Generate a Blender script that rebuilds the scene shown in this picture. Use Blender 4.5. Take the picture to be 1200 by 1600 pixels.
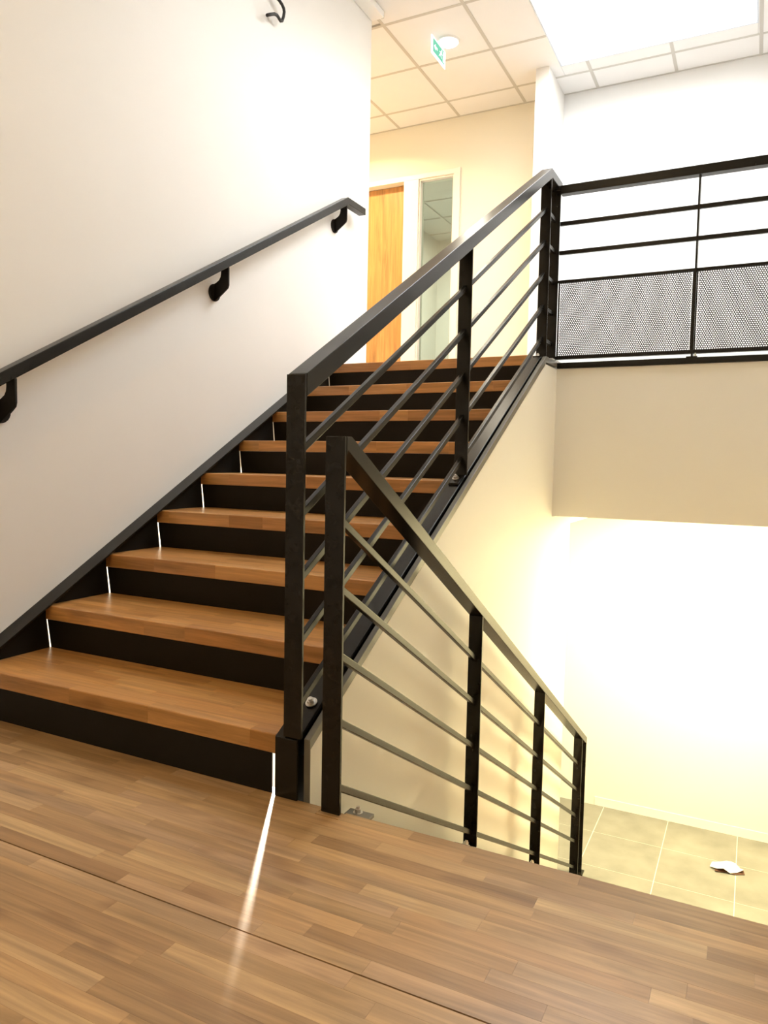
import bpy, bmesh, math, random
from mathutils import Vector, Matrix

for o in list(bpy.data.objects):
    bpy.data.objects.remove(o, do_unlink=True)
S = bpy.context.scene
COL = S.collection
rng = random.Random(7)

# ------------------------------------------------------------------ camera
F, YAW, PIT, ROL = 1147.53, 0.464933, -0.070190, 0.019005
CAM = Vector((2.44698, -1.64472, 0.92955))
fw = Vector((-math.sin(YAW) * math.cos(PIT), math.cos(YAW) * math.cos(PIT), math.sin(PIT)))
rt = Vector((math.cos(YAW), math.sin(YAW), 0.0))
up = rt.cross(fw)
R_ = math.cos(ROL) * rt + math.sin(ROL) * up
U_ = -math.sin(ROL) * rt + math.cos(ROL) * up
cd = bpy.data.cameras.new('camera')
cd.sensor_fit = 'HORIZONTAL'
cd.sensor_width = 36.0
cd.lens = 36.0 * F / 1200.0
cd.clip_start = 0.02
cam = bpy.data.objects.new('camera', cd)
COL.objects.link(cam)
M = Matrix((R_, U_, -fw)).transposed().to_4x4()
M.translation = CAM
cam.matrix_world = M
S.camera = cam

# ------------------------------------------------------------------ light and exposure
S.view_settings.view_transform = 'Standard'
S.view_settings.look = 'None'
S.view_settings.exposure = 0.0
S.view_settings.gamma = 1.0
S.view_settings.use_curve_mapping = False
W = bpy.data.worlds.new('overcast sky')
S.world = W
W.use_nodes = True
W.node_tree.nodes['Background'].inputs[0].default_value = (0.9, 0.95, 1.0, 1)
W.node_tree.nodes['Background'].inputs[1].default_value = 1.0

SKYLIGHT = 14.5            # luminance of the skylight's opal pane
WARM = (1.0, 0.69, 0.34)
WARM_LOW = (1.0, 0.87, 0.50)


def lamp(name, kind, loc, power, color, size=0.1, rot=None, spread=None):
    d = bpy.data.lights.new(name, kind)
    d.energy = power
    d.color = color
    if kind == 'AREA':
        d.shape = 'DISK'
        d.size = size
        if spread:
            d.spread = spread
    else:
        d.shadow_soft_size = size
    o = bpy.data.objects.new(name, d)
    o.location = loc
    if rot:
        o.rotation_euler = rot
    COL.objects.link(o)
    return o


# ------------------------------------------------------------------ materials
def mat(name, col, rough=0.5, metal=0.0, spec=0.5):
    m = bpy.data.materials.new(name)
    m.use_nodes = True
    b = m.node_tree.nodes['Principled BSDF']
    b.inputs['Base Color'].default_value = (*col, 1)
    b.inputs['Roughness'].default_value = rough
    b.inputs['Metallic'].default_value = metal
    b.inputs['Specular IOR Level'].default_value = spec
    return m


def N(m, t, **kw):
    n = m.node_tree.nodes.new(t)
    for k, v in kw.items():
        setattr(n, k, v)
    return n


def L(m, a, b):
    m.node_tree.links.new(a, b)


def bsdf(m):
    return m.node_tree.nodes['Principled BSDF']


def mottled(name, c1, c2, scale=3.0, rough=0.6, bump=0.05, bscale=180.0, metal=0.0, spec=0.5):
    """two close tones mixed by noise, with a fine relief"""
    m = mat(name, c1, rough, metal, spec)
    tc = N(m, 'ShaderNodeTexCoord')
    no = N(m, 'ShaderNodeTexNoise')
    no.inputs['Scale'].default_value = scale
    no.inputs['Detail'].default_value = 6
    L(m, tc.outputs['Object'], no.inputs['Vector'])
    mx = N(m, 'ShaderNodeMix', data_type='RGBA')
    mx.inputs['A'].default_value = (*c1, 1)
    mx.inputs['B'].default_value = (*c2, 1)
    L(m, no.outputs['Fac'], mx.inputs['Factor'])
    L(m, mx.outputs['Result'], bsdf(m).inputs['Base Color'])
    if bump:
        n2 = N(m, 'ShaderNodeTexNoise')
        n2.inputs['Scale'].default_value = bscale
        L(m, tc.outputs['Object'], n2.inputs['Vector'])
        bp = N(m, 'ShaderNodeBump')
        bp.inputs['Strength'].default_value = bump
        bp.inputs['Distance'].default_value = 0.002
        L(m, n2.outputs['Fac'], bp.inputs['Height'])
        L(m, bp.outputs['Normal'], bsdf(m).inputs['Normal'])
    return m


def emit(name, col, strength):
    m = bpy.data.materials.new(name)
    m.use_nodes = True
    nt = m.node_tree
    nt.nodes.remove(nt.nodes['Principled BSDF'])
    e = nt.nodes.new('ShaderNodeEmission')
    e.inputs[0].default_value = (*col, 1)
    e.inputs[1].default_value = strength
    nt.links.new(e.outputs[0], nt.nodes['Material Output'].inputs[0])
    return m


def wood(name, tones, rough=0.33, along='X', knots=True):
    """each stave takes its own tone and its own stretch of grain"""
    m = mat(name, tones[0], rough)
    tc = N(m, 'ShaderNodeTexCoord')
    oi = N(m, 'ShaderNodeObjectInfo')
    mul = N(m, 'ShaderNodeMath', operation='MULTIPLY')
    mul.inputs[1].default_value = 37.0
    L(m, oi.outputs['Random'], mul.inputs[0])
    cb = N(m, 'ShaderNodeCombineXYZ')
    for i in range(3):
        L(m, mul.outputs[0], cb.inputs[i])
    ad = N(m, 'ShaderNodeVectorMath', operation='ADD')
    L(m, tc.outputs['Object'], ad.inputs[0])
    L(m, cb.outputs[0], ad.inputs[1])
    sc = {'X': (1.6, 26, 26), 'Z': (26, 26, 1.6)}[along]
    mp = N(m, 'ShaderNodeMapping')
    mp.inputs['Scale'].default_value = sc
    L(m, ad.outputs[0], mp.inputs['Vector'])
    n1 = N(m, 'ShaderNodeTexNoise')
    n1.inputs['Scale'].default_value = 1.0
    n1.inputs['Detail'].default_value = 7
    n1.inputs['Roughness'].default_value = 0.62
    n1.inputs['Distortion'].default_value = 0.9
    L(m, mp.outputs[0], n1.inputs['Vector'])
    mp2 = N(m, 'ShaderNodeMapping')
    mp2.inputs['Scale'].default_value = tuple(v * (7 if v > 5 else 3) for v in sc)
    L(m, ad.outputs[0], mp2.inputs['Vector'])
    n2 = N(m, 'ShaderNodeTexNoise')
    n2.inputs['Scale'].default_value = 1.0
    n2.inputs['Detail'].default_value = 3
    L(m, mp2.outputs[0], n2.inputs['Vector'])
    ramp = N(m, 'ShaderNodeValToRGB')
    el = ramp.color_ramp.elements
    el[0].position, el[0].color = 0.0, (*tones[0], 1)
    el[1].position, el[1].color = 1.0, (*tones[-1], 1)
    for i, t in enumerate(tones[1:-1], 1):
        e = el.new(i / (len(tones) - 1))
        e.color = (*t, 1)
    L(m, oi.outputs['Random'], ramp.inputs[0])
    g = N(m, 'ShaderNodeMapRange')
    g.inputs['From Min'].default_value, g.inputs['From Max'].default_value = 0.28, 0.72
    g.inputs['To Min'].default_value, g.inputs['To Max'].default_value = 0.58, 1.28
    L(m, n1.outputs['Fac'], g.inputs['Value'])
    g2 = N(m, 'ShaderNodeMapRange')
    g2.inputs['From Min'].default_value, g2.inputs['From Max'].default_value = 0.3, 0.7
    g2.inputs['To Min'].default_value, g2.inputs['To Max'].default_value = 0.92, 1.06
    L(m, n2.outputs['Fac'], g2.inputs['Value'])
    mm = N(m, 'ShaderNodeMath', operation='MULTIPLY')
    L(m, g.outputs[0], mm.inputs[0])
    L(m, g2.outputs[0], mm.inputs[1])
    mx = N(m, 'ShaderNodeMix', data_type='RGBA', blend_type='MULTIPLY')
    mx.inputs['Factor'].default_value = 1.0
    L(m, ramp.outputs[0], mx.inputs['A'])
    L(m, mm.outputs[0], mx.inputs['B'])
    last = mx.outputs['Result']
    if knots:
        mp3 = N(m, 'ShaderNodeMapping')
        mp3.inputs['Scale'].default_value = tuple(v * 0.35 if v > 5 else v * 1.9 for v in sc)
        L(m, ad.outputs[0], mp3.inputs['Vector'])
        n3 = N(m, 'ShaderNodeTexNoise')
        n3.inputs['Scale'].default_value = 1.0
        n3.inputs['Detail'].default_value = 2
        L(m, mp3.outputs[0], n3.inputs['Vector'])
        k = N(m, 'ShaderNodeMapRange')
        k.inputs['From Min'].default_value, k.inputs['From Max'].default_value = 0.61, 0.72
        L(m, n3.outputs['Fac'], k.inputs['Value'])
        k2 = N(m, 'ShaderNodeMath', operation='MULTIPLY')
        k2.inputs[1].default_value = 0.55
        L(m, k.outputs[0], k2.inputs[0])
        mx2 = N(m, 'ShaderNodeMix', data_type='RGBA')
        L(m, k2.outputs[0], mx2.inputs['Factor'])
        L(m, last, mx2.inputs['A'])
        mx2.inputs['B'].default_value = (tones[0][0] * 0.55, tones[0][1] * 0.45, tones[0][2] * 0.4, 1)
        last = mx2.outputs['Result']
    L(m, last, bsdf(m).inputs['Base Color'])
    bp = N(m, 'ShaderNodeBump')
    bp.inputs['Strength'].default_value = 0.06
    bp.inputs['Distance'].default_value = 0.001
    L(m, n2.outputs['Fac'], bp.inputs['Height'])
    L(m, bp.outputs['Normal'], bsdf(m).inputs['Normal'])
    return m


PLASTER = mottled('white painted plaster', (0.80, 0.785, 0.755), (0.835, 0.82, 0.79), 2.5, 0.55, 0.06, 260)
PLASTER_DAYLIT = mottled('plaster tinted with daylight', (0.82, 0.825, 0.82), (0.85, 0.855, 0.85), 2.5, 0.55, 0.05, 260)  # same wall paint, with cool skylight daylight put into the colour
PLASTER_WARMLIT = mottled('plaster tinted with warm light', (0.80, 0.77, 0.67), (0.83, 0.80, 0.70), 2.5, 0.55, 0.05, 260)  # same white walls, with the warm lamp light put into the colour
TILE_CEIL = mottled('mineral fibre tile', (0.77, 0.76, 0.75), (0.80, 0.79, 0.78), 9.0, 0.85, 0.12, 320)
GRID = mat('grid bar paint', (0.52, 0.50, 0.46), 0.5)
STEEL = mottled('dark brown black powder coat', (0.0075, 0.0065, 0.0045), (0.012, 0.010, 0.007), 30, 0.27, 0.05, 600, 0.0, 0.26)
STEEL_PLATE = mottled('dark sheet steel', (0.006, 0.0045, 0.0028), (0.010, 0.0075, 0.0045), 14, 0.6, 0.05, 500, 0.0, 0.22)
STEEL_GREY = mottled('grey edge metal', (0.12, 0.115, 0.09), (0.16, 0.15, 0.12), 30, 0.35, 0.05, 600)
GAP_SHADE = mat('black recess shade', (0.004, 0.004, 0.004), 0.6)  # shade of the stringer recess, given as a black colour
ZINC = mat('zinc bolt', (0.62, 0.60, 0.56), 0.28, 1.0)
OAK = wood('glued hardwood staves',
           [(0.30, 0.172, 0.074), (0.41, 0.250, 0.112), (0.45, 0.282, 0.128), (0.42, 0.264, 0.138), (0.53, 0.350, 0.168), (0.44, 0.264, 0.118), (0.36, 0.212, 0.094)])
OAK_TREAD = wood('glued hardwood tread staves',
                 [(0.38, 0.175, 0.048), (0.47, 0.225, 0.066), (0.52, 0.26, 0.080), (0.46, 0.22, 0.070), (0.56, 0.30, 0.100)])
DOORWOOD = wood('beech door veneer', [(0.50, 0.255, 0.088), (0.52, 0.27, 0.095)], 0.4, 'Z', False)
FRAME_WHITE = mat('white lacquered frame', (0.82, 0.80, 0.76), 0.35)
STONE = mottled('grey beige stone tile', (0.125, 0.119, 0.099), (0.285, 0.273, 0.235), 5.0, 0.45, 0.15, 60)
GROUT = mat('pale grout', (0.62, 0.60, 0.52), 0.8)
SCREED = mat('pale screed', (0.55, 0.53, 0.50), 0.8)
BLACK_CABLE = mat('black cable sheath', (0.008, 0.008, 0.008), 0.5)
PAPER = mat('torn white paper', (0.85, 0.84, 0.82), 0.7)
PAPER_BROWN = mat('brown card', (0.10, 0.04, 0.02), 0.7)
ALU = mat('aluminium frame', (0.60, 0.66, 0.74), 0.4, 0.3)
WHITE_PLASTIC = mat('white plastic', (0.85, 0.85, 0.83), 0.35)
GREY_WALL = mat('grey back room paint', (0.52, 0.52, 0.48), 0.7)
GREEN = mat('green sign film', (0.02, 0.30, 0.12), 0.4)
OPAL = emit('opal skylight pane', (0.97, 0.99, 1.0), SKYLIGHT)
LENS = emit('emergency lamp lens', (1.0, 0.93, 0.78), 22.0)
DISC = emit('warm downlight disc', WARM, 14.0)


def glass_mat():
    m = bpy.data.materials.new('pane of clear glass')
    m.use_nodes = True
    nt = m.node_tree
    nt.nodes.remove(nt.nodes['Principled BSDF'])
    t = nt.nodes.new('ShaderNodeBsdfTransparent')
    t.inputs[0].default_value = (0.80, 0.84, 0.80, 1)
    g = nt.nodes.new('ShaderNodeBsdfGlossy')
    g.inputs['Roughness'].default_value = 0.03
    fr = nt.nodes.new('ShaderNodeFresnel')
    fr.inputs[0].default_value = 1.5
    mx = nt.nodes.new('ShaderNodeMixShader')
    nt.links.new(fr.outputs[0], mx.inputs[0])
    nt.links.new(t.outputs[0], mx.inputs[1])
    nt.links.new(g.outputs[0], mx.inputs[2])
    nt.links.new(mx.outputs[0], nt.nodes['Material Output'].inputs[0])
    return m


GLASS = glass_mat()


# ------------------------------------------------------------------ mesh helpers
class MB:
    def __init__(self):
        self.v, self.f = [], []

    def add(self, vs, fs):
        n = len(self.v)
        self.v += [tuple(p) for p in vs]
        self.f += [tuple(i + n for i in f) for f in fs]
        return self

    def box(self, a, b):
        (x0, y0, z0), (x1, y1, z1) = a, b
        x0, x1 = sorted((x0, x1)); y0, y1 = sorted((y0, y1)); z0, z1 = sorted((z0, z1))
        vs = [(x, y, z) for z in (z0, z1) for y in (y0, y1) for x in (x0, x1)]
        return self.add(vs, [(0, 2, 3, 1), (4, 5, 7, 6), (0, 1, 5, 4), (2, 6, 7, 3), (0, 4, 6, 2), (1, 3, 7, 5)])

    def prism(self, poly, axis, a, b):
        """polygon swept from a to b along an axis: x takes (y,z) points, y takes (x,z), z takes (x,y)"""
        def P(p, t):
            return {'x': (t, p[0], p[1]), 'y': (p[0], t, p[1]), 'z': (p[0], p[1], t)}[axis]
        n = len(poly)
        vs = [P(p, a) for p in poly] + [P(p, b) for p in poly]
        fs = [tuple(range(n)), tuple(range(2 * n - 1, n - 1, -1))]
        fs += [(i, i + n, (i + 1) % n + n, (i + 1) % n) for i in range(n)]
        return self.add(vs, fs)

    def cyl(self, c, axis, r, h, n=16, r2=None):
        """disc column from c along the axis vector"""
        c = Vector(c); ax = Vector(axis).normalized()
        u = ax.orthogonal().normalized(); w = ax.cross(u)
        r2 = r if r2 is None else r2
        vs = []
        for k, (rr, t) in enumerate(((r, 0), (r2, h))):
            for i in range(n):
                a = 2 * math.pi * i / n
                vs.append(c + ax * t + (u * math.cos(a) + w * math.sin(a)) * rr)
        fs = [tuple(range(n - 1, -1, -1)), tuple(range(n, 2 * n))]
        fs += [(i, (i + 1) % n, (i + 1) % n + n, i + n) for i in range(n)]
        return self.add(vs, fs)

    def tube(self, pts, r, n=10):
        pts = [Vector(p) for p in pts]
        base = len(self.v)
        for i, p in enumerate(pts):
            d = (pts[min(i + 1, len(pts) - 1)] - pts[max(i - 1, 0)]).normalized()
            ref = Vector((1, 0, 0)) if abs(d.x) < 0.9 else Vector((0, 0, 1))
            u = (ref - d * ref.dot(d)).normalized(); w = d.cross(u)
            for k in range(n):
                a = 2 * math.pi * k / n
                self.v.append(tuple(p + (u * math.cos(a) + w * math.sin(a)) * r))
        for i in range(len(pts) - 1):
            for k in range(n):
                a, b = base + i * n + k, base + i * n + (k + 1) % n
                self.f.append((a, b, b + n, a + n))
        self.f.append(tuple(base + k for k in range(n - 1, -1, -1)))
        self.f.append(tuple(base + (len(pts) - 1) * n + k for k in range(n)))
        return self

    def build(self, name, m, parent=None, bevel=0.0, smooth=False, seg=2):
        me = bpy.data.meshes.new(name)
        me.from_pydata(self.v, [], self.f)
        bm = bmesh.new()
        bm.from_mesh(me)
        bmesh.ops.recalc_face_normals(bm, faces=bm.faces)
        bm.to_mesh(me)
        bm.free()
        me.materials.append(m)
        o = bpy.data.objects.new(name, me)
        COL.objects.link(o)
        if parent is not None:
            o.parent = parent
            o.matrix_parent_inverse = Matrix.Translation(-parent_loc(parent))
        if bevel:
            md = o.modifiers.new('edge', 'BEVEL')
            md.width = bevel
            md.segments = seg
            md.limit_method = 'ANGLE'
            md.harden_normals = False
        if smooth:
            for p in me.polygons:
                p.use_smooth = True
        return o


def parent_loc(p):
    # meshes are built in world coordinates; only the empties stand somewhere
    return p.location.copy() if p.type == 'EMPTY' else Vector((0, 0, 0))


def empty(name, loc, label, cat, group=None):
    o = bpy.data.objects.new(name, None)
    COL.objects.link(o)
    o.location = loc
    o.empty_display_size = 0.1
    return tag(o, label, cat, group)


def tag(o, label, cat, group=None):
    o['label'] = label
    o['category'] = cat
    if group:
        o['group'] = group
    return o


def struct(o, label=None, cat=None):
    o['kind'] = 'structure'
    if label:
        o['label'] = label
    if cat:
        o['category'] = cat
    return o


def B(a, b):
    return MB().box(a, b)


# ------------------------------------------------------------------ measures
RISE, G = 0.17, 0.30072
K = RISE / G                       # slope of the flights
WX = -0.040                        # face of the wall beside the stairs
ZC = 3.97                          # ceiling tiles
ZF = 1.53                          # upper floor
ZL = -1.87                         # lower floor
YB = 4.63                          # upper back wall
YL = 4.41                          # lower far wall
YG = 2.60                          # edge of the gallery slab
XR = 2.95

# ------------------------------------------------------------------ room shell
struct(B((-0.265, -2.4, ZL - 0.1), (WX, 2.985, 4.06)).build('wall_left', PLASTER),
       'tall white wall beside the stairs carrying the dark handrail', 'wall')
struct(B((-2.85, 2.86, ZF - 0.2), (-0.266, 2.985, 4.06)).build('wall_corridor', PLASTER),
       'corridor wall turning off behind the stair wall', 'wall')
struct(B((-2.85, 2.986, ZF - 0.2), (-2.7, YB - 0.001, 4.06)).build('wall_end', PLASTER), 'end wall of the upper corridor', 'wall')
struct(B((-0.264, -2.4, ZL - 0.1), (3.1, -2.25, 4.06)).build('wall_rear', PLASTER), 'wall behind the half landing', 'wall')
struct(B((XR, -2.249, ZL - 0.1), (3.1, YB + 0.12, 4.06)).build('wall_right', PLASTER),
       'white wall that closes the stairwell beside the down flight', 'wall')
# upper back wall, with the openings for the door and the glazed strip
mb = MB()
DX0, DX1, GX0, GX1, HZ = -1.42, -0.553, -0.406, -0.063, 3.487
mb.box((-2.85, YB, ZF - 0.2), (DX0, YB + 0.12, 4.06))
mb.box((DX0, YB, HZ), (GX1, YB + 0.12, 4.06))
mb.box((DX1, YB, ZF - 0.2), (GX0, YB + 0.12, HZ))
mb.box((DX0, YB, ZF - 0.2), (DX1, YB + 0.12, ZF - 0.03))
mb.box((GX0, YB, ZF - 0.2), (GX1, YB + 0.12, ZF + 0.02))
mb.box((GX1, YB, ZF - 0.2), (0.84, YB + 0.12, 4.06))
struct(mb.build('wall_back', PLASTER_WARMLIT), 'pale upper back wall with the wooden door and glazed strip', 'wall')
struct(B((0.8405, YB, ZF - 0.2), (XR - 0.001, YB + 0.12, 4.06)).build('wall_gallery', PLASTER_DAYLIT),
       'bright white wall behind the gallery balustrade', 'wall')
struct(B((0.793, 4.13, ZF - 0.02), (0.897, YB - 0.001, 4.0)).build('partition_wall', PLASTER),
       'short white wall stub between corridor and gallery', 'wall')
struct(B((-0.264, YL, ZL - 0.1), (XR - 0.001, YL + 0.12, 0.625)).build('wall_far', PLASTER_WARMLIT),
       'brightly lit lower wall under the gallery', 'wall')
struct(B((1.405, YL - 0.005, ZL), (XR - 0.002, YL - 0.0005, ZL + 0.07)).build('baseboard_far', FRAME_WHITE),
       'white skirting board along the foot of the lower wall', 'baseboard')
# wall that closes the space under the upper flight
xo = 1.409
poly = [(0.004, ZL), (0.0045, 0.14), (2.347, 0.14 + K * 2.347), (2.60, 0.14 + K * 2.347), (2.60, 0.62), (3.09, 0.62), (3.09, ZL)]
struct(MB().prism(poly, 'x', 1.3925, xo).build('wall_stair_side', PLASTER_WARMLIT),
       'wall coloured with warm light, filling the space below the upper flight', 'wall')
struct(B((WX + 0.001, 3.0, ZL), (1.391, 3.09, 0.62)).build('wall_stair_end', PLASTER), 'wall closing the cupboard under the stairs', 'wall')
struct(B((WX + 0.001, -0.10, ZL), (1.391, -0.03, -0.062)).build('wall_landing_support', PLASTER), 'wall under the half landing edge', 'wall')

# gallery and corridor slabs
struct(B((1.409, YG, 0.626), (XR - 0.001, YB - 0.001, 1.470)).build('gallery_floor_slab', PLASTER_WARMLIT),
       'deep slab edge coloured with warm light below the gallery balustrade', 'slab')
struct(B((1.411, YG - 0.012, 1.472), (XR - 0.002, YG + 0.06, 1.503)).build('trim_gallery', STEEL),
       'black steel edge strip along the top of the slab', 'trim')
struct(B((1.409, YG + 0.0605, 1.471), (XR - 0.001, YB - 0.001, 1.502)).build('floor_gallery', SCREED), 'gallery floor', 'floor')
struct(B((-2.7, 2.56, 1.36), (1.391, YB - 0.001, 1.529)).build('floor_corridor', SCREED), 'upper corridor floor', 'floor')
struct(B((WX + 0.001, 3.091, 0.55), (1.408, YL - 0.001, 0.625)).build('ceiling_lower', PLASTER), 'ceiling over the lower passage', 'ceiling')

# ------------------------------------------------------------------ ceiling with tiles, skylight
SX0, SX1, SY0, SY1 = 0.973, 2.325, 1.55, 4.175
mb = MB()
for a, b in (((-2.7, 2.986), (WX, YB)), ((WX, -2.25), (SX0, YB)), ((SX1, -2.25), (XR, YB)), ((SX0, SY1), (SX1, YB)), ((SX0, -2.25), (SX1, SY0))):
    mb.box((a[0], a[1], ZC + 0.013), (b[0], b[1], ZC + 0.09))
ceil = struct(mb.build('ceiling', PLASTER), 'suspended ceiling of square tiles around a skylight', 'ceiling')
gx = [-0.61 - 0.595, -0.61, -0.025, 0.57, 1.17, 1.765, 2.345, XR]
gy = [1.93, 2.53, 3.13, 3.73, 4.33, YB]
for i in range(len(gx) - 1):
    for j in range(len(gy) - 1):
        x0, x1, y0, y1 = gx[i] + 0.0, gx[i + 1], gy[j], gy[j + 1]
        if x1 < 0.0 and y0 < 3.1:
            continue
        if x0 < WX < x1 and y0 < 2.98:
            x0 = WX + 0.002
        if x0 < 0.57 and x1 > 0.56:
            pass
        # trim against the skylight
        pieces = [(x0, x1, y0, y1)]
        if x1 > SX0 and x0 < SX1 and y0 < SY1:
            pieces = []
            ym = min(y1, SY1 - 0.008)
            if x0 < SX0:
                pieces.append((x0, SX0 + 0.010, y0, y1))
            if x1 > SX1:
                pieces.append((SX1 - 0.010, x1, y0, y1))
            if y1 > SY1:
                pieces.append((max(x0, SX0 - 0.011), min(x1, SX1 + 0.011), SY1 - 0.010, y1))
        # trim against the partition stub
        for p in pieces:
            a0, a1, b0, b1 = p
            B((a0 + 0.011, b0 + 0.011, ZC), (a1 - 0.011, b1 - 0.011, ZC + 0.0125)).build('ceiling_tile', TILE_CEIL, ceil, 0.002, seg=1)
for x in gx[1:-1]:
    for (y0, y1) in (((SY1 if SX0 < x < SX1 else 1.93), YB - 0.001),):
        if x < WX:
            y0 = 3.04
        B((x - 0.012, y0, ZC - 0.0015), (x + 0.012, y1, ZC + 0.0128)).build('grid_bar', GRID, ceil)
for y in gy[:-1]:
    segs = [(-1.2 if y > 3.03 else WX + 0.001, XR - 0.001)]
    if y < SY1:
        segs = [(segs[0][0], SX0), (SX1, XR - 0.001)]
    for a, b in segs:
        B((a, y - 0.012, ZC - 0.001), (b, y + 0.012, ZC + 0.0127)).build('grid_bar', GRID, ceil)
# white edge angle along the back wall
B((-1.2, YB - 0.02, ZC - 0.001), (0.792, YB - 0.001, ZC + 0.012)).build('wall_angle', GRID, ceil)
B((0.898, YB - 0.02, ZC - 0.001), (XR - 0.001, YB - 0.001, ZC + 0.012)).build('wall_angle', GRID, ceil)

ZS = 4.55
mb = MB()
for a, b in (((SX0 - 0.04, SY0 - 0.04), (SX0, SY1 + 0.04)), ((SX1, SY0 - 0.04), (SX1 + 0.04, SY1 + 0.04)), ((SX0, SY1), (SX1, SY1 + 0.04)), ((SX0, SY0 - 0.04), (SX1, SY0))):
    mb.box((a[0], a[1], ZC + 0.0905), (b[0], b[1], ZS + 0.1))
mb.build('skylight_shaft', PLASTER, ceil)
sky = struct(B((SX0 + 0.001, SY0 + 0.001, ZS), (SX1 - 0.001, SY1 - 0.001, ZS + 0.02)).build('window_1', OPAL),
             'large glowing white skylight set in the tiled ceiling', 'skylight')
mb = MB()
for a, b in (((SX0, SY0), (SX0 + 0.012, SY1)), ((SX1 - 0.012, SY0), (SX1, SY1)), ((SX0 + 0.0121, SY1 - 0.012), (SX1 - 0.0121, SY1)), ((SX0 + 0.0121, SY0), (SX1 - 0.0121, SY0 + 0.012))):
    mb.box((a[0], a[1], ZC - 0.002), (b[0], b[1], ZC + 0.0125))
mb.build('window_frame', ALU, sky)

# ------------------------------------------------------------------ door and glazed strip in the upper back wall
door = struct(B((DX0 + 0.003, YB + 0.075, ZF), (DX1 - 0.003, YB + 0.115, HZ - 0.003)).build('door_1', DOORWOOD, None, 0.002),
              'honey coloured wooden door seen at the top of the stairs', 'door')
mb = MB()
FY = YB - 0.014
mb.box((DX0 - 0.06, FY, HZ), (GX1 + 0.059, YB - 0.0005, HZ + 0.045))
mb.box((DX1, FY, ZF), (GX0, YB - 0.0005, HZ))
mb.box((GX1, FY, ZF), (GX1 + 0.059, YB - 0.0005, HZ))
mb.box((DX0 - 0.06, FY, ZF), (DX0, YB - 0.0005, HZ))
mb.build('door_frame', FRAME_WHITE, door, 0.002)
win = struct(B((GX0 + 0.012, YB + 0.05, ZF + 0.03), (GX1 - 0.012, YB + 0.056, HZ - 0.012)).build('window_2', GLASS),
             'tall narrow glazed strip beside the wooden door', 'window')
mb = MB()
mb.box((GX0, YB + 0.001, ZF + 0.02), (GX0 + 0.013, YB + 0.07, HZ))
mb.box((GX1 - 0.013, YB + 0.001, ZF + 0.02), (GX1, YB + 0.07, HZ))
mb.box((GX0 + 0.0131, YB + 0.001, HZ - 0.013), (GX1 - 0.0131, YB + 0.07, HZ))
mb.box((GX0 + 0.0131, YB + 0.001, ZF + 0.02), (GX1 - 0.0131, YB + 0.07, ZF + 0.035))
mb.build('window_frame', FRAME_WHITE, win)
# the room behind the glass
mb = MB()
mb.box((-1.75, YB + 0.121, ZF - 0.1), (-1.63, 8.1, 4.06))
mb.box((-1.63, 8.0, ZF - 0.1), (1.2, 8.1, 4.06))
mb.box((1.2, YB + 0.121, ZF - 0.1), (1.3, 8.1, 4.06))
struct(mb.build('wall_room_behind', GREY_WALL), 'grey walls of the room seen through the glazed strip', 'wall')
struct(B((-1.63, YB + 0.121, ZF - 0.1), (1.2, 8.0, ZF)).build('floor_room_behind', SCREED), 'floor of the room behind the glass', 'floor')
cr = struct(B((-1.63, YB + 0.121, ZC + 0.013), (1.2, 8.0, ZC + 0.06)).build('ceiling_room_behind', GREY_WALL), 'tiled ceiling of the room behind the glass', 'ceiling')
for x in (-1.2, -0.6, 0.0, 0.6):
    B((x - 0.012, YB + 0.13, ZC), (x + 0.012, 7.99, ZC + 0.0125)).build('grid_bar', GRID, cr)
for y in (5.3, 5.9, 6.5, 7.1, 7.7):
    B((-1.62, y - 0.012, ZC + 0.0005), (1.19, y + 0.012, ZC + 0.0125)).build('grid_bar', GRID, cr)

# ------------------------------------------------------------------ half landing of glued staves
land = struct(B((WX + 0.001, -2.249, -0.06), (XR - 0.001, -0.008, -0.013)).build('floor', STEEL_PLATE),
              'wooden half landing at the foot of the upper flight', 'floor')


def stave(x0, x1, y0, y1, z0, z1, m, parent, chamfer=0.0):
    """one glued strip; chamfer breaks the front upper arris"""
    g = 0.00015
    x0 += g; x1 -= g; y0 += g; y1 -= g
    if chamfer:
        c = chamfer
        p = [(y0, z0 + c * 0.6), (y0 + c * 0.6, z0), (y1, z0), (y1, z1), (y0 + c, z1), (y0 + c * 0.3, z1 - c * 0.3), (y0, z1 - c)]
        return MB().prism(p, 'x', x0, x1).build('stave', m, parent)
    return B((x0, y0, z0), (x1, y1, z1)).build('stave', m, parent)


def rows(y0, y1, w):
    n = max(1, round((y1 - y0) / w))
    return [(y0 + (y1 - y0) * i / n, y0 + (y1 - y0) * (i + 1) / n) for i in range(n)]


def cuts(x0, x1, lo, hi):
    xs = [x0]
    x = x0 - rng.uniform(0, hi * 0.8)
    while True:
        x += rng.uniform(lo, hi)
        if x >= x1 - 0.06:
            break
        if x > x0 + 0.06:
            xs.append(x)
    return xs + [x1]


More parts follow.
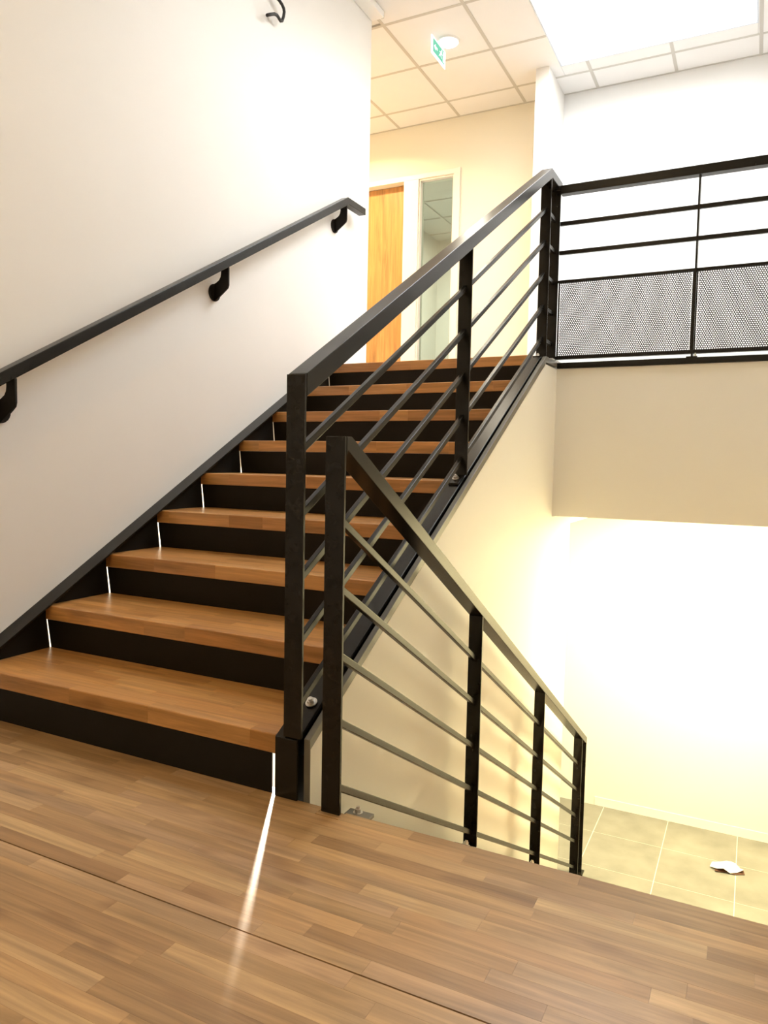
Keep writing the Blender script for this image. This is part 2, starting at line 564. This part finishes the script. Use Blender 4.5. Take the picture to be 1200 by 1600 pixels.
for pi, (y0, y1) in enumerate(((-0.5235, -0.006), (-1.09, -0.5268), (-1.655, -1.092), (-2.248, -1.657))):
    panel = B((WX + 0.003, y0 + 0.001, -0.0125), (XR - 0.003, y1 - 0.001, -0.003)).build('wood_panel', OAK, land)
    for (a, b) in rows(y0, y1, 0.043 if pi < 2 else 0.09):
        # the front row is cut back round the start post
        runs = ((WX + 0.002, 1.46), (1.53, XR - 0.002)) if b > -0.02 else ((WX + 0.002, XR - 0.002),)
        for r0, r1 in runs:
            for c, d in zip((cs := cuts(r0, r1, 0.22, 0.62 if pi < 2 else 1.1)), cs[1:]):
                stave(c, d, a, b, -0.012, 0.0, OAK, panel)
B((WX + 0.003, -0.0075, -0.06), (1.302, 0.03, -0.0005)).build('edge_board', OAK, land)
B((1.46, -0.045, -0.0126), (1.531, -0.03, -0.0005)).build('wood_panel', OAK, land)

# ------------------------------------------------------------------ upper flight
stair = empty('staircase', (0.65, 0.0, 0.0), 'upper flight of wooden treads on dark steel with closed risers', 'staircase')
for i in range(1, 10):
    z1 = i * RISE
    z0 = z1 - 0.0555
    y0 = (i - 1) * G - (0.006 if i == 1 else 0)
    y1 = (i - 1) * G + (G + 0.030 if i < 9 else 0.155)
    tread = B((0.003, y0 + 0.006, z0 + 0.002), (1.300, y1 - 0.002, z1 - 0.002)).build('tread', OAK_TREAD, stair)
    for r, (a, b) in enumerate(rows(y0, y1, 0.0447)):
        for c, d in zip((cs := cuts(0.0, 1.303, 0.16, 0.62)), cs[1:]):
            stave(c, d, a, b, z0, z1, OAK_TREAD, tread, 0.004 if r == 0 else 0.0)
    # riser plate, leaning back a little at its foot, stops short of the skirt
    zb = (i - 1) * RISE
    dy, ty = (0.020, 0.004) if i > 1 else (0.003, 0.003)
    xr = 1.3005 if i > 1 else 1.289
    MB().prism([(y0 + dy, zb - 0.0005), (y0 + ty, z0 - 0.0002), (y0 + ty + 0.005, z0 - 0.0002), (y0 + dy + 0.005, zb - 0.0005)],
               'x', 0.0035, xr).build('riser', STEEL_PLATE, stair)
# skirt against the wall: straight top edge, stepped lower edge
pts = [(-0.02, 0.001), (-0.02, 0.17 + K * -0.02), (2.42, 0.1735 + K * 2.42), (2.42, 9 * RISE - 0.02)]
for i in range(9, 0, -1):
    pts.append(((i - 1) * G + 0.003, i * RISE - 0.02))
    pts.append(((i - 1) * G + 0.003, i * RISE - 0.05))
    pts.append(((i - 1) * G + (0.019 if i > 1 else 0.002), (i - 1) * RISE - (0.02 if i > 1 else -0.0005)))
sk = MB().prism(pts, 'x', WX + 0.0005, -0.0005).build('stringer', STEEL_PLATE, stair)
MB().prism([(-0.035, 0.001), (-0.035, 0.175 + K * -0.035), (-0.03, 0.183 + K * -0.03), (2.42, 0.183 + K * 2.42), (2.42, 0.174 + K * 2.42), (-0.021, 0.174 + K * -0.021), (-0.021, 0.001)],
           'x', WX + 0.0005, 0.036).build('flange', STEEL, sk, 0.001)
# outer stringer: channel open towards the well
yt = 2.347
zt = 0.18 + K * yt
web = [(-0.006, 0.0), (-0.006, 0.168), (yt, zt - 0.006), (2.59, zt - 0.006), (2.59, 1.37), (2.50, 1.31), (0.42, 0.10), (0.42, -0.05), (0.0, -0.05)]
st = MB().prism(web, 'x', 1.308, 1.316).build('stringer', STEEL, stair)
fl = [(-0.014, 0.0), (-0.014, 0.168), (yt, zt), (2.60, zt), (2.60, zt - 0.009), (yt + 0.003, zt - 0.009), (-0.006, 0.158), (-0.006, 0.0)]
MB().prism(fl, 'x', 1.3075, 1.380).build('flange', STEEL, st, 0.0015)
MB().prism([(0.012, -0.04), (0.012, 0.12), (yt, zt - 0.05), (2.59, zt - 0.05), (2.59, zt - 0.06), (yt, zt - 0.06), (0.022, 0.10), (0.022, -0.04)],
           'x', 1.316, 1.3915).build('gap_shade_strip', GAP_SHADE, st)  # black filler painted as the recess shade, also stops light leaking up
# grey edge profile that caps the wall lining
tr = [(0.0, -0.04), (0.0, 0.172), (yt, zt + 0.002), (2.587, zt + 0.002), (2.587, zt - 0.029), (yt + 0.01, zt - 0.029), (0.0038, 0.145), (0.0038, -0.04)]
MB().prism(tr, 'x', 1.393, 1.412).build('edge_profile', STEEL_GREY, stair, 0.001)


def bolt(c, ax, parent, r=0.011):
    c = Vector(c); ax = Vector(ax).normalized()
    m = MB()
    m.cyl(c, ax, r * 1.45, 0.0025, 18)
    m.cyl(c + ax * 0.0025, ax, r, 0.009, 6)
    m.cyl(c + ax * 0.0115, ax, r * 0.55, 0.006, 12)
    return m.build('bolt', ZINC, parent)


SLN = Vector((0, -K, 1)).normalized()


# ------------------------------------------------------------------ railings
def band(parent, name, poly, x0, x1, m=STEEL, bevel=0.002):
    return MB().prism(poly, 'x', x0, x1).build(name, m, parent, bevel)


rail = empty('stair_railing', (1.363, -0.016, 0.168), 'black steel railing climbing the open side of the upper flight', 'railing')
ya, za = 2.415, 2.527
band(rail, 'handrail', [(-0.0045, 1.150 - 0.058), (-0.0045, 1.1535), (ya, za), (2.655, za), (2.655, za - 0.048), (ya + 0.012, za - 0.048)],
     1.334, 1.393)
for (y, z0, z1) in ((-0.015, 0.1738, 1.151), (1.212, 0.18 + K * 1.212 + 0.010, 1.109 + K * 1.212 - 0.001), (2.412, zt + 0.008, za - 0.05), (2.622, zt + 0.008, za - 0.049)):
    p = B((1.335, y, z0), (1.392, y + 0.010, z1)).build('post', STEEL, rail, 0.0015)
    if y > 1 and y < 2.6:
        sl = K if y < 2 else 0.0
        f0, f1 = y - 0.055, y + 0.05
        zz = lambda t: (0.18 + K * t if y < 2 else zt)
        MB().prism([(f0, zz(f0) + 0.0005), (f1, zz(f1) + 0.0005), (f1, zz(f1) + 0.009), (f0, zz(f0) + 0.009)], 'x', 1.332, 1.378).build('foot_plate', STEEL, p, 0.001)
        bolt((1.352, y - 0.022, zz(y - 0.022) + 0.009), SLN if y < 2 else (0, 0, 1), p, 0.010)
    if y > 2.6:
        B((1.335, y - 0.02, zt + 0.0005), (1.385, y + 0.03, zt + 0.0078)).build('foot_plate', STEEL, p, 0.001)
bolt((1.352, 0.10, 0.18 + K * 0.10 + 0.0005), SLN, st, 0.012)
for k in range(5):
    z = 0.9473 - 0.17376 * k
    y0 = -0.012
    hh = 0.0115
    f = lambda y: z + K * y
    if k == 4:
        y0 = -0.012
    b0 = 2.412
    band(rail, 'rail', [(y0, f(y0) - hh), (y0, f(y0) + hh), (b0, f(b0) + hh), (2.622, f(b0) + hh), (2.622, f(b0) - hh), (b0, f(b0) - hh)], 1.355, 1.372, bevel=0.002)

low = empty('stair_railing', (1.495, -0.026, 0.0), 'black steel railing dropping away beside the flight that goes down', 'railing')
KL = 0.5731
LE = 3.33
Q = [0.0, 1.0793, 2.1258, 3.1791]
f = lambda y, z: z - KL * y
band(low, 'handrail', [(-0.0195, 0.940), (-0.0195, 0.988), (0.008, 0.988), (LE, 0.992 - KL * LE), (LE, 0.945 - KL * LE), (-0.012, 0.952)], 1.466, 1.524)
for j, y in enumerate((-0.030, 1.0793, 2.1258, 3.1791, 3.315)):
    top = 0.988 if j == 0 else 0.9435 - KL * y
    bot = 0.0005 if j == 0 else (0.0035 - KL * y if j < 3 else ZL + 0.010)
    p = B((1.467, y, bot), (1.523, y + 0.010, top)).build('post', STEEL, low, 0.0015)
    if 0 < j < 3:
        zz = lambda t: -0.0065 - KL * t
        MB().prism([(y - 0.08, zz(y - 0.08)), (y + 0.05, zz(y + 0.05)), (y + 0.05, zz(y + 0.05) + 0.01), (y - 0.08, zz(y - 0.08) + 0.01)], 'x', 1.46, 1.53).build('foot_plate', STEEL, p)
        bolt((1.495, y - 0.045, zz(y - 0.045) + 0.01), (0, KL, 1), p, 0.011)
    elif j > 2:
        B((1.455, y - 0.03, ZL + 0.0005), (1.535, y + 0.04, ZL + 0.0098)).build('foot_plate', STEEL, p)
    else:
        B((1.5235, -0.004, -0.012), (1.595, 0.030, -0.002)).build('foot_plate', STEEL_GREY, p, 0.001)
        bolt((1.555, 0.014, -0.002), (0, 0, 1), p, 0.009)
for k in range(5):
    z = 0.7713 - 0.17747 * k
    hh = 0.0115
    band(low, 'rail', [(-0.020, f(-0.020, z) - hh), (-0.020, f(-0.020, z) + hh), (3.315, f(3.315, z) + hh), (3.315, f(3.315, z) - hh)],
         1.4865, 1.5035, bevel=0.002)

# gallery balustrade
gal = empty('balustrade', (2.1, 2.63, 1.503), 'black gallery balustrade with perforated sheet below two rails', 'balustrade')
XE = XR - 0.002
B((1.394, 2.602, 2.450), (XE, 2.655, 2.497)).build('handrail', STEEL, gal, 0.002)
for z in (2.289, 2.127):
    B((1.3945, 2.617, z - 0.0115), (XE, 2.634, z + 0.0115)).build('rail', STEEL, gal, 0.002)
B((1.3945, 2.612, 1.958), (XE, 2.640, 1.972)).build('rail', STEEL, gal, 0.002)
B((1.3945, 2.612, 1.526), (XE, 2.640, 1.545)).build('rail', STEEL, gal, 0.002)
p = B((2.1175, 2.598, 1.5105), (2.1275, 2.655, 2.4495)).build('post', STEEL, gal, 0.001)
B((2.095, 2.595, 1.5035), (2.15, 2.66, 1.5105)).build('foot_plate', STEEL, p, 0.001)
bolt((2.139, 2.606, 1.5105), (0, 0, 1), p, 0.006)


def perforated(x0, x1, z0, z1, y, parent):
    pitch, hr, t = 0.0115, 0.0042, 0.0015
    R = pitch / math.sqrt(3)
    rowh = pitch * math.sqrt(3) / 2
    m = MB()
    nr = int((z1 - z0) / rowh)
    nc = int((x1 - x0) / pitch) - 1
    oz = (z1 - z0 - (nr - 1) * rowh) / 2
    ox = (x1 - x0 - (nc - 0.5) * pitch) / 2
    angs = [math.pi / 2 + k * math.pi / 3 for k in range(6)]
    for r in range(nr):
        for c in range(nc):
            cx = x0 + ox + (c + 0.5 * (r % 2)) * pitch
            cz = z0 + oz + r * rowh
            o = [(cx + R * math.cos(a), y, cz + R * math.sin(a)) for a in angs]
            i1 = [(cx + hr * math.cos(a), y, cz + hr * math.sin(a)) for a in angs]
            i2 = [(q[0], y + t, q[2]) for q in i1]
            fs = [(k, (k + 1) % 6, (k + 1) % 6 + 6, k + 6) for k in range(6)]
            fs += [(k + 6, (k + 1) % 6 + 6, (k + 1) % 6 + 12, k + 12) for k in range(6)]
            m.add(o + i1 + i2, fs)
    # solid margin
    zt_, zb_ = z0 + oz + (nr - 1) * rowh + R * 0.6, z0 + oz - R * 0.6
    m.box((x0, y, zt_), (x1, y + t, z1)).box((x0, y, z0), (x1, y + t, zb_))
    m.box((x0, y, z0), (x0 + ox - pitch * 0.3, y + t, z1)).box((x1 - ox + pitch * 0.3, y, z0), (x1, y + t, z1))
    return m.build('perforated_panel', STEEL, parent)


perforated(1.396, 2.117, 1.5455, 1.9575, 2.625, gal)
perforated(2.128, XE, 1.5455, 1.9575, 2.625, gal)

# ------------------------------------------------------------------ handrail on the stair wall
hr = empty('wall_handrail', (0.012, 1.3, 1.85), 'slim dark handrail bracketed to the white wall above the skirt', 'handrail')
ft = lambda y: 1.165 + K * y
yb = 2.535
hp = [(-0.75, ft(-0.75) - 0.048), (-0.75, ft(-0.75)), (yb, ft(yb)), (2.77, ft(yb)), (2.77, ft(yb) - 0.042), (yb + 0.012, ft(yb) - 0.042)]
MB().prism(hp, 'x', 0.003, 0.055).build('rail', STEEL, hr, 0.003)
for y in (0.140, 1.340, 2.515):
    zb = ft(y) - 0.044
    pp = [(0.008, 0.0), (0.055, 0.0), (0.055, -0.088), (0.050, -0.103), (0.035, -0.115), (WX + 0.012, -0.160), (WX + 0.004, -0.160), (WX + 0.0012, -0.150),
          (WX + 0.0012, -0.078), (-0.020, -0.070), (-0.004, -0.060), (0.005, -0.046), (0.008, -0.030)]
    b = MB().prism([(x, zb + z) for x, z in pp], 'y', y, y + 0.010).build('bracket', STEEL_PLATE, hr, 0.001)
    MB().cyl((WX + 0.0005, y + 0.005, zb - 0.119), (1, 0, 0), 0.043, 0.007, 24).build('wall_plate', STEEL_PLATE, b, 0.001)

# ------------------------------------------------------------------ flight going down (mostly hidden by the landing edge)
down = empty('staircase', (2.2, 0.0, ZL), 'lower flight hidden behind the front edge of the wooden landing', 'staircase')
for i in range(1, 11):
    z1 = -i * RISE - 0.03
    y0 = (i - 1) * G
    B((1.54, y0 + 0.01, z1 - 0.0555), (XR - 0.01, y0 + G + 0.012, z1)).build('tread', OAK_TREAD, down, 0.003)
    B((1.54, y0 + 0.002, z1 + 0.0005), (XR - 0.01, y0 + 0.007, z1 + (RISE - 0.062))).build('riser', STEEL_PLATE, down)
sp = [(0.032, -0.013 - KL * 0.032), (3.05, -0.013 - KL * 3.05), (3.05, ZL + 0.001), (2.85, ZL + 0.001), (0.032, -0.30)]
MB().prism(sp, 'x', 1.46, 1.53).build('stringer', STEEL, down)

# ------------------------------------------------------------------ lower floor of stone tiles
lf = struct(B((-0.264, -2.249, ZL - 0.08), (XR - 0.001, YL - 0.001, ZL - 0.0012)).build('floor_lower', GROUT),
            'lower floor of large mottled stone tiles with pale joints', 'floor')
T = 0.4935
xs = [0.988 + T * k for k in range(-3, 5)]
ys = [3.95 - T * k for k in range(-1, 7)]
for i in range(len(xs) - 1):
    for j in range(len(ys) - 1):
        x0, x1 = max(xs[i], -0.05), min(xs[i + 1], XR - 0.003)
        y1, y0 = min(ys[j], YL - 0.002), ys[j + 1]
        if x1 - x0 < 0.02:
            continue
        B((x0 + 0.0025, y0 + 0.0025, ZL - 0.001), (x1 - 0.0025, y1 - 0.0025, ZL)).build('floor_tile', STONE, lf)

# ------------------------------------------------------------------ torn paper on the tiles
pv = [(-0.105, 0.01), (-0.075, 0.05), (-0.03, 0.062), (0.0, 0.058), (0.03, 0.066), (0.095, 0.072), (0.103, 0.0), (0.098, -0.055), (0.05, -0.062), (0.0, -0.07), (-0.04, -0.055), (-0.07, -0.03)]
prng = random.Random(3)


def scrap(pts, h, th):
    m = MB()
    n = len(pts)
    cx = sum(p[0] for p in pts) / n; cy = sum(p[1] for p in pts) / n
    ring = [(p[0], p[1], prng.uniform(0.004, h)) for p in pts]
    mid = [(cx + (p[0] - cx) * 0.55, cy + (p[1] - cy) * 0.55, prng.uniform(h * 0.3, h)) for p in pts]
    vs = ring + mid + [(cx, cy, h * 0.8)]
    vs2 = [(a, b, max(c - th, 0.001)) for a, b, c in vs]
    fs = [(i, (i + 1) % n, (i + 1) % n + n, i + n) for i in range(n)] + [(i + n, (i + 1) % n + n, 2 * n) for i in range(n)]
    q = len(vs)
    fs2 = [tuple(reversed([k + q for k in f_])) for f_ in fs]
    side = [(i, i + q, (i + 1) % n + q, (i + 1) % n) for i in range(n)]
    return m.add(vs + vs2, fs + fs2 + side)


sc = scrap(pv, 0.036, 0.0015).build('paper_scrap', PAPER)
sc.location = (2.405, 3.862, ZL)
sc.rotation_euler = (0, 0, 0.42)
tag(sc, 'crumpled white scrap of torn paper lying on the stone tiles', 'paper')
cardp = [(0.02, -0.075), (0.10, -0.07), (0.112, -0.02), (0.06, -0.03), (-0.03, -0.055), (-0.09, -0.045), (-0.085, -0.02), (-0.02, -0.02)]
cm = scrap([(a, b) for a, b in cardp], 0.010, 0.002).build('card_backing', PAPER_BROWN)
cm.parent = sc

# ------------------------------------------------------------------ cable end poking out of the wall
cp = [(-0.055, 1.725, 3.500), (-0.03, 1.77, 3.462), (0.0, 1.820, 3.436), (0.0, 1.862, 3.428), (0.0, 1.880, 3.405), (0.0, 1.880, 3.378), (0.0, 1.868, 3.352), (0.0, 1.850, 3.336),
      (0.0, 1.832, 3.340), (0.0, 1.812, 3.345), (0.0, 1.78, 3.333), (0.0, 1.755, 3.318), (0.0, 1.725, 3.298)]
cp = [(WX + 0.0005, 1.70, 3.56), (-0.05, 1.745, 3.50), (-0.02, 1.795, 3.452), (0.0, 1.834, 3.432), (0.0, 1.862, 3.424), (0.0, 1.879, 3.412), (0.0, 1.884, 3.396), (0.0, 1.878, 3.368), (0.0, 1.864, 3.338),
      (0.0, 1.850, 3.330), (0.0, 1.834, 3.337), (0.0, 1.815, 3.343), (0.0, 1.79, 3.336), (0.0, 1.760, 3.318), (0.0, 1.723, 3.294)]
cab = MB().tube(cp, 0.0085, 12).build('cable', BLACK_CABLE, None, 0, True)
tag(cab, 'short black cable end curling out of the white wall', 'cable')

# ------------------------------------------------------------------ box at the end of the stair wall, under the ceiling
bx = B((WX + 0.0005, 2.35, 3.925), (0.055, 2.985, ZC - 0.002)).build('ceiling_box', WHITE_PLASTIC, None, 0.004)
tag(bx, 'white box fixed under the ceiling at the corner of the stair wall', 'box')
B((0.030, 2.9855, 3.93), (0.050, 2.992, 3.95)).build('clip', STEEL_PLATE, bx)

# ------------------------------------------------------------------ emergency light with exit sign
ex = empty('exit_sign', (0.30, 3.49, ZC), 'lit round emergency lamp with a green exit plate hanging from the ceiling tile', 'sign')
MB().cyl((0.315, 3.50, ZC - 0.0005), (0, 0, -1), 0.085, 0.010, 32, 0.078).build('housing', WHITE_PLASTIC, ex)
MB().cyl((0.315, 3.50, ZC - 0.011), (0, 0, -1), 0.070, 0.012, 32, 0.050).build('lens', LENS, ex)
SIGN_WHITE = emit('lit white sign film', (1.0, 1.0, 0.98), 1.6)
SIGN_GREEN = emit('lit green sign film', (0.25, 0.75, 0.50), 1.0)
XS = 0.250
pl = MB().prism([(3.345, 3.835), (3.605, 3.835), (3.605, ZC - 0.011), (3.345, ZC - 0.011)], 'x', XS - 0.003, XS + 0.003).build('sign_plate', SIGN_WHITE, ex, 0.001)


def film(poly, m, lift):
    return MB().prism(poly, 'x', XS + 0.0031, XS + 0.0031 + lift).build('pictogram', m, pl)


film([(3.37, 3.855), (3.58, 3.855), (3.58, 3.945), (3.37, 3.945)], SIGN_GREEN, 0.0006)
cy, cz = 3.50, 3.90
# running figure, doorway and arrow
DARKG = SIGN_WHITE
film([(cy + 0.030 + 0.008 * math.cos(a * math.pi / 5), cz + 0.030 + 0.008 * math.sin(a * math.pi / 5)) for a in range(10)], DARKG, 0.0012)
film([(cy + 0.005, cz - 0.002), (cy + 0.017, cz - 0.006), (cy + 0.030, cz + 0.018), (cy + 0.014, cz + 0.020)], DARKG, 0.0012)
film([(cy + 0.012, cz - 0.004), (cy + 0.030, cz - 0.022), (cy + 0.026, cz - 0.027), (cy + 0.005, cz - 0.008)], DARKG, 0.0013)
film([(cy + 0.006, cz - 0.002), (cy - 0.018, cz - 0.030), (cy - 0.022, cz - 0.025), (cy + 0.003, cz + 0.006)], DARKG, 0.0013)
film([(cy + 0.014, cz + 0.018), (cy - 0.014, cz + 0.010), (cy - 0.012, cz + 0.005), (cy + 0.014, cz + 0.012)], DARKG, 0.0013)
film([(cy + 0.028, cz + 0.016), (cy + 0.044, cz + 0.004), (cy + 0.040, cz + 0.000), (cy + 0.026, cz + 0.010)], DARKG, 0.0013)
film([(cy + 0.052, cz - 0.036), (cy + 0.072, cz - 0.036), (cy + 0.072, cz + 0.036), (cy + 0.052, cz + 0.036)], DARKG, 0.0012)
film([(cy - 0.115, cz), (cy - 0.085, cz + 0.022), (cy - 0.085, cz + 0.008), (cy - 0.05, cz + 0.008), (cy - 0.05, cz - 0.008), (cy - 0.085, cz - 0.008), (cy - 0.085, cz - 0.022)], DARKG, 0.0012)


# ------------------------------------------------------------------ lamps the picture is lit by
def downlight(loc, power, color, label, name='downlight', size=0.16, spread=math.radians(150)):
    x, y, z = loc
    e = empty(name, loc, label, 'lamp')
    MB().cyl((x, y, z - 0.0005), (0, 0, -1), 0.095, 0.006, 28, 0.09).build('trim_ring', WHITE_PLASTIC, e)
    MB().cyl((x, y, z - 0.007), (0, 0, -1), 0.078, 0.002, 28).build('diffuser', DISC, e)
    o = lamp('downlight_beam', 'AREA', (x, y, z - 0.014), power, color, size, spread=spread)
    return e


downlight((-0.95, 3.85, ZC), 46, WARM, 'ceiling lamp in the corridor, the one nearer the wooden door')
downlight((-2.0, 3.85, ZC), 30, WARM, 'ceiling lamp at the far end of the corridor')
downlight((1.15, -1.35, ZC), 24, WARM, 'unseen fill lamp added over the wooden half landing')  # added warm fill behind the camera, no lamp known there
pn = empty('panel_light', (2.2, 3.5, 0.626), 'square ceiling panel lamp under the gallery slab', 'lamp')
B((1.9, 3.2, 0.614), (2.5, 3.8, 0.6255)).build('frame', WHITE_PLASTIC, pn, 0.002)
B((1.915, 3.215, 0.6125), (2.485, 3.785, 0.6138)).build('diffuser', emit('warm panel diffuser', WARM_LOW, 12.0), pn)
pa = lamp('panel_beam', 'AREA', (2.2, 3.5, 0.610), 140, WARM_LOW, 0.34)
pa.data.shape = 'SQUARE'
# work lamp left on in the cupboard under the stairs
lamp('under_stair_bulb', 'POINT', (0.60, 1.23, 0.17), 120, (1.0, 0.92, 0.75), 0.02)
sp_ = lamp('under_stair_spot', 'SPOT', (0.62, 1.195, 0.23), 1100, (1.0, 0.93, 0.80), 0.022)
sp_.data.spot_size = math.radians(26)
sp_.rotation_euler = (Vector((1.30, 0.0, 0.05)) - Vector((0.62, 1.195, 0.23))).to_track_quat('-Z', 'Y').to_euler()
# lamp of the emergency luminaire
lamp('emergency_beam', 'AREA', (0.315, 3.50, ZC - 0.026), 6, (1.0, 0.9, 0.7), 0.12)
# room behind the glass
lamp('back_room_light', 'AREA', (-0.6, 6.4, ZC - 0.05), 130, (1.0, 0.98, 0.86), 0.6)
